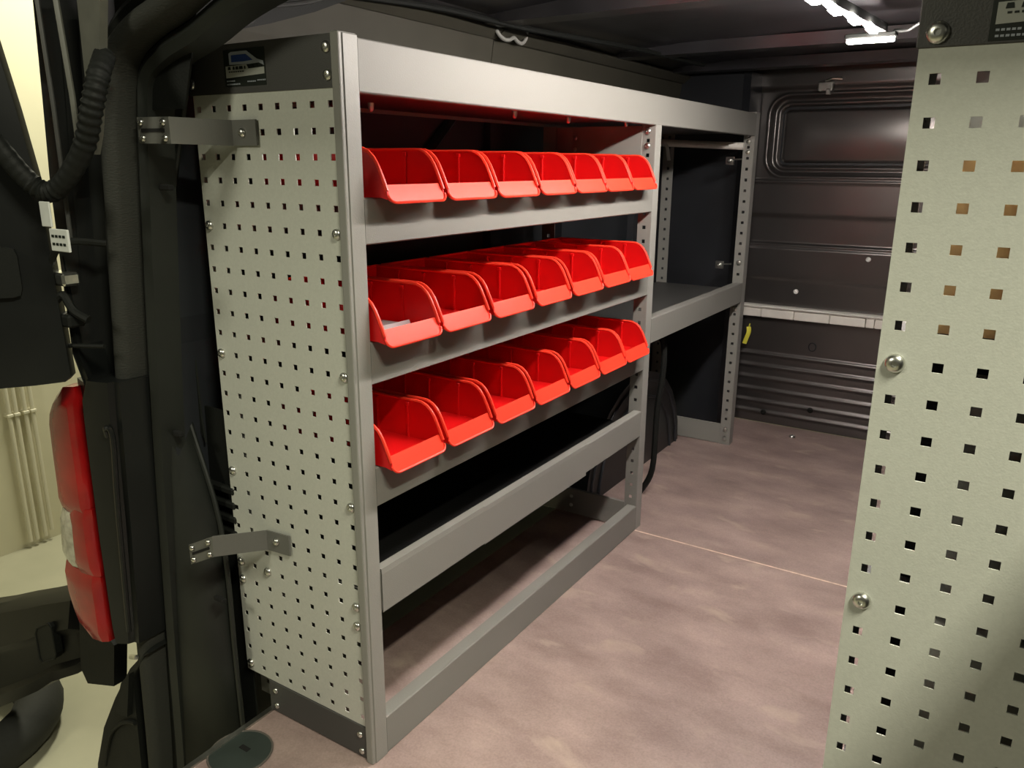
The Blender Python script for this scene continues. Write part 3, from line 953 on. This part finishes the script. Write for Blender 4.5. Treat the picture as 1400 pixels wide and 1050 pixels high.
# ------------------------------------------------------------------ LED lamp under the roof
lamp = thing('led_lamp', 'bright white LED strip lamp under the van roof', 'lamp', (0.47, 0.9, 1.37))
bm = B()
prism(bm, [(0.406, 0.16), (0.428, 0.16), (0.522, 1.26), (0.500, 1.26)], 'z', 1.372, 1.390)
obj('lamp_housing', bm, PLASTIC, lamp)
n = 15
for k in range(n):
    y = 0.19 + k * 0.070
    x = 0.422 + (y - 0.10) * 0.0862 + (0.006 if k % 2 else -0.006) - 0.01
    bm = B(); box(bm, x - 0.009, x + 0.009, y, y + 0.058, 1.366, 1.372, 0.002, 1)
    obj('led_module', bm, LEDM, lamp)
bm = B(); box(bm, 0.433, 0.537, 1.264, 1.284, 1.353, 1.362, 0.003, 2)
obj('end_tube', bm, LEDM, lamp)
bm = B(); box(bm, 0.428, 0.542, 1.258, 1.290, 1.362, 1.374, 0.003, 1)
obj('end_cap', bm, PLASTIC, lamp)
bm = B()
tube(bm, smooth_path([(0.535, 1.27, 1.375), (0.57, 1.25, 1.372), (0.60, 1.20, 1.378), (0.66, 1.1, 1.385)], 6), 0.004, 8)
obj('lamp_cable', bm, PLASTIC, lamp, smooth=True)

# cables and clip along the roof
bm = B()
tube(bm, smooth_path([(-0.34, 0.30, 1.385), (-0.30, 0.62, 1.40), (-0.27, 0.95, 1.398), (-0.20, 1.4, 1.402), (-0.15, 1.9, 1.40)], 8), 0.007, 8)
tag(obj('roof_cable', bm, PLASTIC, None, smooth=True), 'black cable clipped along the dark van roof above the rack', 'cable')
bm = B()
ring = [(-0.33, 0.885, 1.418), (-0.33, 0.888, 1.400), (-0.33, 0.905, 1.384), (-0.33, 0.930, 1.376), (-0.33, 0.955, 1.378), (-0.33, 0.975, 1.385), (-0.33, 0.992, 1.378), (-0.33, 1.015, 1.376), (-0.33, 1.035, 1.392), (-0.33, 1.038, 1.418)]
tube(bm, smooth_path(ring, 5), 0.005, 8)
tag(obj('cable_clip', bm, mat('grey_clip_plastic', (0.30, 0.30, 0.28), 0.4, noise=0.05), None, smooth=True), 'pale wavy wire clip on the roof rail above the rack', 'clip')

# ------------------------------------------------------------------ small things on the floor and bulkhead
cap = thing('tie_down_cap', 'round dark green cap let into the floor near the end panel', 'cap', (-0.232, -0.115, 0.0))
bm = B()
cx, cy = -0.232, -0.117
ringp = [(cx + 0.056 * math.cos(2 * math.pi * k / 32), cy + 0.056 * math.sin(2 * math.pi * k / 32)) for k in range(32)]
prism(bm, ringp, 'z', 0.0005, 0.002)
obj('cap_disc', bm, CAPG, cap)
bm = B()
tube(bm, [(cx + 0.058 * math.cos(2 * math.pi * k / 32), cy + 0.058 * math.sin(2 * math.pi * k / 32), 0.0015) for k in range(33)], 0.0022, 6)
obj('cap_rim', bm, mat('cap_rim_plastic', (0.10, 0.09, 0.08), 0.5, noise=0.1), cap, smooth=True)
bm = B(); box(bm, cx - 0.012, cx + 0.010, cy + 0.006, cy + 0.016, 0.002, 0.0028)
obj('cap_slot', bm, SLOT, cap)
bm = B()
tube(bm, smooth_path([(-0.058, 2.398, 0.415), (-0.054, 2.392, 0.395), (-0.062, 2.388, 0.365), (-0.068, 2.388, 0.345)], 5), 0.010, 8, (1, 0.5))
tube(bm, [(-0.054, 2.398, 0.430), (-0.056, 2.396, 0.412)], 0.003, 6)
tag(obj('yellow_tag', bm, YELLOW, None, smooth=True), 'small yellow plastic tag hanging below the pale bulkhead ledge', 'tag')
bm = B(); dome(bm, (0.185, 2.30, 0.0), 0.012, 0.010, (0, 0, 1))
tag(obj('floor_screw', bm, STEEL, None, smooth=True), 'shiny screw head on the brown floor at the bulkhead foot', 'screw')
bm = B(); tube(bm, smooth_path([(-0.085, 1.42, 0.53), (-0.06, 1.42, 0.545), (-0.045, 1.42, 0.52), (-0.042, 1.42, 0.44), (-0.055, 1.42, 0.30), (-0.06, 1.42, 0.10), (-0.10, 1.42, 0.008)], 6), 0.010, 8)
tag(obj('cable_hose', bm, PLASTIC, None, smooth=True), 'black hose bending down below the open bay shelf', 'hose')

# ------------------------------------------------------------------ exterior: tail lamp, bumper, door, garage things
def loft(bm, rings, cap=True):
    R = [[bm.verts.new(p) for p in ring] for ring in rings]
    n = len(R[0])
    for a in range(len(R) - 1):
        for k in range(n):
            bm.faces.new((R[a][k], R[a][(k + 1) % n], R[a + 1][(k + 1) % n], R[a + 1][k]))
    if cap:
        bm.faces.new(R[0]); bm.faces.new(list(reversed(R[-1])))

tl = thing('tail_lamp', 'tall red tail lamp with a clear band on black van corner', 'tail lamp', (-0.60, -0.15, 0.18))
LO = [(0.155, -0.612), (0.18, -0.640), (0.235, -0.658), (0.302, -0.660), (0.335, -0.658), (0.415, -0.645), (0.456, -0.637), (0.536, -0.634), (0.600, -0.630), (0.625, -0.620), (0.655, -0.592), (0.680, -0.560)]
LI = [(0.155, -0.540), (0.20, -0.538), (0.28, -0.537), (0.372, -0.540), (0.483, -0.534), (0.564, -0.533), (0.60, -0.532), (0.655, -0.528), (0.680, -0.532)]
def lens(z0, z1, m, nm, grow=0.0, xin=0.0):
    bm = B()
    rings = []
    n = max(3, int((z1 - z0) / 0.02))
    for k in range(n + 1):
        z = z0 + (z1 - z0) * k / n
        a = lerp_x(z, LO) - grow; b = lerp_x(z, LI) + xin
        e = 0.006 if k in (0, n) else 0
        rings.append([(a + e, -0.13, z), (a + e, -0.158, z), (a + 0.012, -0.178 + e, z), ((a + b) / 2, -0.186 + e, z), (b - 0.010, -0.182 + e, z), (b, -0.168, z), (b, -0.13, z)])
    loft(bm, rings)
    return obj(nm, bm, m, tl, smooth=True)
lens(0.425, 0.680, LENSR, 'red_lens')
lens(0.305, 0.424, LENSC, 'clear_lens', -0.002, -0.022)
lens(0.30, 0.44, LENSR, 'red_reflector', -0.035, 0.004)
lens(0.155, 0.304, LENSR, 'red_lens')
bm = B()
loft(bm, [[(a - 0.02, -0.115, z), (a - 0.02, -0.150, z), (b + 0.003, -0.165, z), (b + 0.006, -0.13, z)] for z, a, b in ((0.16, -0.53, -0.515), (0.3, -0.54, -0.52), (0.6, -0.535, -0.51), (0.69, -0.53, -0.50))])
obj('lamp_backing', bm, GLOSSBLACK, tl)
# black corner panel beside the lamp
bm = B()
rings = []
for z, a, b in ((0.165, -0.528, -0.47), (0.20, -0.532, -0.465), (0.4, -0.532, -0.445), (0.6, -0.526, -0.43), (0.66, -0.522, -0.425), (0.70, -0.50, -0.42)):
    rings.append([(a, -0.06, z), (a, -0.155, z), (a + 0.02, -0.172, z), ((a + b) / 2, -0.168, z), (b - 0.016, -0.160, z), (b - 0.012, -0.150, z), (b, -0.148, z), (b, -0.06, z)])
loft(bm, rings)
obj('corner_panel', bm, BLACKPAINT, pil, smooth=True)
bm = B()
tube(bm, smooth_path([(-0.452, -0.163, 0.60), (-0.447, -0.168, 0.617), (-0.437, -0.163, 0.60), (-0.452, -0.163, 0.46), (-0.472, -0.163, 0.20)], 5), 0.005, 8)
obj('corner_bead', bm, BLACKPAINT, pil, smooth=True)
bm = B()
tube(bm, [(-0.520, -0.160, 0.64), (-0.524, -0.160, 0.48), (-0.528, -0.160, 0.37), (-0.526, -0.160, 0.28), (-0.526, -0.160, 0.18)], 0.0035, 8)
obj('corner_edge', bm, GLOSSBLACK, pil, smooth=True)

# lower bumper corner under the pillar
bp = thing('bumper', 'black plastic bumper corner curving down below the door pillar', 'bumper', (-0.55, -0.2, -0.1))
bm = B()
rings = []
for k, (x, z) in enumerate(((-0.478, 0.140), (-0.495, 0.128), (-0.568, 0.056), (-0.643, -0.046), (-0.709, -0.150), (-0.762, -0.273), (-0.78, -0.36))):
    xr = lerp_x(z, sealx) - 0.032
    xr = max(xr, x + 0.012)
    rings.append([(x, -0.02, z), (x, -0.105, z), (x + 0.004, -0.122, z), (min(x + 0.03, xr - 0.004), -0.134, z - 0.004), (xr, -0.134, z - 0.004), (xr, -0.02, z)])
loft(bm, rings)
obj('bumper_skin', bm, PLASTIC, bp, smooth=True)
bm = B()
tube(bm, smooth_path([(-0.70, -0.132, -0.24), (-0.655, -0.136, -0.14), (-0.61, -0.137, -0.09), (-0.57, -0.137, -0.065), (-0.545, -0.137, -0.058)], 6), 0.005, 8)
obj('bumper_crease', bm, PLASTIC, bp, smooth=True)
bm = B()
prism(bm, [(-0.605, -0.055), (-0.560, -0.045), (-0.530, 0.07), (-0.565, 0.035)], 'y', -0.144, -0.133)
obj('bumper_pad', bm, PLASTIC, bp)
bm = B(); tube(bm, [(-0.520, -0.140, 0.112), (-0.500, -0.140, 0.118)], 0.005, 8)
obj('bumper_clip', bm, STEEL, bp, smooth=True)

# second glossy bumper end jutting out to the left
gb = thing('bumper', 'glossy black bumper end jutting left under the tail lamp', 'bumper', (-0.9, -0.06, 0.0))
bm = B()
rings = []
for x, zt, zb in ((-0.757, 0.105, 0.000), (-0.762, 0.128, -0.020), (-0.790, 0.150, -0.046), (-0.921, 0.098, -0.120), (-1.00, 0.064, -0.178), (-1.113, 0.018, -0.250), (-1.224, -0.03, -0.318), (-1.40, -0.10, -0.43)):
    h = zt - zb
    e = 0.0 if x < -0.78 else 0.02
    rings.append([(x, -0.03, zt), (x, -0.085 + e, zt), (x, -0.110 + e, zt - 0.08 * h), (x, -0.124 + e, zt - 0.40 * h), (x, -0.108 + e, zt - 0.50 * h), (x, -0.108 + e, zt - 0.82 * h), (x, -0.124 + e, zt - 0.88 * h), (x, -0.118 + e, zb), (x, -0.03, zb)])
loft(bm, rings)
obj('bumper_skin', bm, GLOSSBLACK, gb, smooth=True)
bm = B()
rp = []
for k in range(20):
    a = 2 * math.pi * k / 20
    cu = max(-1, min(1, 1.25 * math.cos(a))); cv = max(-1, min(1, 1.25 * math.sin(a)))
    rp.append((-0.893 + 0.040 * cu, 0.000 + 0.046 * cv + 0.022 * cu))
prism(bm, rp, 'y', -0.128, -0.112)
cov = obj('fog_lamp_cover', bm, PLASTIC, gb)
bm = B()
tube(bm, [(p[0], -0.128, p[1]) for p in rp + rp[:1]], 0.003, 6)
obj('cover_rim', bm, PLASTIC, cov, smooth=True)
bm = B()
prism(bm, [(-0.753, 0.100), (-0.70, 0.125), (-0.625, 0.085), (-0.650, -0.025), (-0.760, -0.062), (-0.78, -0.03)], 'y', -0.115, -0.085)
obj('bumper_bracket', bm, PLASTIC, gb)

# open rear door
dr = struct(bpy.data.objects.new('door_1', None)); COL.objects.link(dr)
H = Vector((-0.495, -0.19, 0))
dd = Vector((-0.56, -0.83, 0)).normalized(); dn = Vector((0.83, -0.56, 0)).normalized()
def dp(u, v, z): 
    p = H + dd * u + dn * v
    return (p.x, p.y, z)
bm = B()
edge = [(0.706, 0.000), (0.715, -0.009), (0.818, -0.007), (0.893, -0.006), (0.953, -0.005), (1.043, -0.001), (1.148, 0.012), (1.249, 0.027), (1.36, 0.043)]
rings = []
for z, u in edge:
    rings.append([dp(u, 0.0, z), dp(u + 0.006, 0.022, z), dp(u + 0.05, 0.030, z), dp(u + 0.70, 0.030, z), dp(u + 0.70, -0.03, z), dp(u + 0.004, -0.03, z)])
loft(bm, rings)
obj('door_panel', bm, BLACKPAINT, dr, smooth=True)
bm = B()
rp = []
for k in range(24):
    a = 2 * math.pi * k / 24
    rp.append((0.085 + 0.040 * max(-1, min(1, 1.3 * math.cos(a))), 0.897 + 0.040 * max(-1, min(1, 1.3 * math.sin(a)))))
A = [bm.verts.new(dp(u, 0.040, z)) for u, z in rp]; C = [bm.verts.new(dp(u, 0.02, z)) for u, z in rp]
bm.faces.new(A)
for k in range(24):
    bm.faces.new((A[k], C[k], C[(k + 1) % 24], A[(k + 1) % 24]))
obj('door_pad', bm, PLASTIC, dr)
for zz in (0.80, 0.87):
    bm = B()
    box(bm, -0.505, -0.455, -0.20, -0.17, zz, zz + 0.022, 0.004, 1)
    obj('door_hinge', bm, STEEL if zz > 0.85 else PLASTIC, dr)
bm = B(); tube(bm, [(-0.56, -0.22, 0.762), (-0.50, -0.195, 0.765), (-0.42, -0.165, 0.768)], 0.004, 8)
obj('check_arm', bm, PLASTIC, dr, smooth=True)
bm = B(); tube(bm, smooth_path([(-0.49, -0.20, 0.90), (-0.462, -0.20, 0.93), (-0.432, -0.19, 0.945), (-0.40, -0.15, 0.94)], 5), 0.006, 8)
obj('door_wire', bm, PLASTIC, dr, smooth=True)
bm = B(); tube(bm, smooth_path([(-0.49, -0.20, 0.84), (-0.470, -0.195, 0.855), (-0.455, -0.19, 0.83), (-0.43, -0.18, 0.815)], 5), 0.007, 8)
obj('door_wire', bm, PLASTIC, dr, smooth=True)
# corrugated boot between door and pillar
bm = B()
path = smooth_path([(-0.508, -0.292, 1.156), (-0.469, -0.267, 1.101), (-0.446, -0.240, 1.047), (-0.422, -0.221, 1.023), (-0.384, -0.210, 1.043), (-0.340, -0.20, 1.092), (-0.309, -0.20, 1.142), (-0.300, -0.19, 1.185), (-0.325, -0.16, 1.22)], 22)
def rr_(i, n):
    t = i / n
    corr = 1.0 if (0.28 < t < 0.44) or (0.62 < t < 0.90) else 0.25
    return 0.0155 + 0.0013 * corr * math.sin(i * 2 * math.pi / 5.0)
tube(bm, path, rr_, 14)
tag(obj('cable_boot', bm, PLASTIC, None, smooth=True), 'corrugated black cable boot hanging between open door and pillar', 'cable boot')
bm = B()
box(bm, -0.424, -0.396, -0.236, -0.233, 0.972, 1.010, 0.001, 1)  # white plate standing in for the light gap beside the hinge
st = obj('light_gap_plate', bm, LABELW, None)
tag(st, 'small white label tag by the door hinge, with a plate for the light gap', 'label')
b2 = B(); box(b2, -0.402, -0.352, -0.238, -0.234, 0.936, 0.970, 0.001, 1)
lab2 = obj('tag_plate', b2, LABELW, st)
b2 = B()
for k in range(2):
    for j in range(4):
        box(b2, -0.396 + 0.010 * j, -0.389 + 0.010 * j, -0.2386, -0.2379, 0.945 + 0.012 * k, 0.949 + 0.012 * k)
obj('dark_lettering', b2, LABELK, st)

# wall pipes on the garage wall
for k, y in enumerate((0.612, 0.640, 0.676, 0.705)):
    bm = B(); tube(bm, [(-2.565, y, -0.52 if k != 3 else -0.50), (-2.565, y, 2.4)], 0.0085, 12)
    p = obj('wall_pipe', bm, PIPE, None, smooth=True)
    tag(p, ['cream pipe on the garage wall, farthest from the tail lamp', 'second cream wall pipe counted from the open wall side',
            'second cream wall pipe counted from the tail lamp', 'cream pipe on the garage wall, nearest the tail lamp'][k], 'pipe', 'pipes on the garage wall')
    bm = B(); box(bm, -2.592, -2.553, y - 0.012, y + 0.012, 0.045, 0.058, 0.002, 1)
    obj('pipe_clamp', bm, PIPE, p)

# tyre lying on the garage floor
bm = B()
tp = []
for k in range(33):
    a = 2 * math.pi * k / 32
    tp.append((-1.52 + 0.24 * math.cos(a), -0.16 + 0.24 * math.sin(a), -0.485))
tube(bm, tp, 0.065, 14, (1.0, 1.0))
tag(obj('tyre', bm, TYRE, None, smooth=True), 'dark tyre lying on the concrete under the glossy bumper', 'tyre')

# unseen right rear door, added and shaped to shade the right panel
bm = B()
prism(bm, [(-0.15, -0.30), (-0.92, -0.30), (-0.95, 0.40), (-0.90, 1.40), (-0.86, 1.458), (-0.15, 1.458)], 'x', 1.25, 1.29)
struct(obj('shade_door', bm, BLACKPAINT))
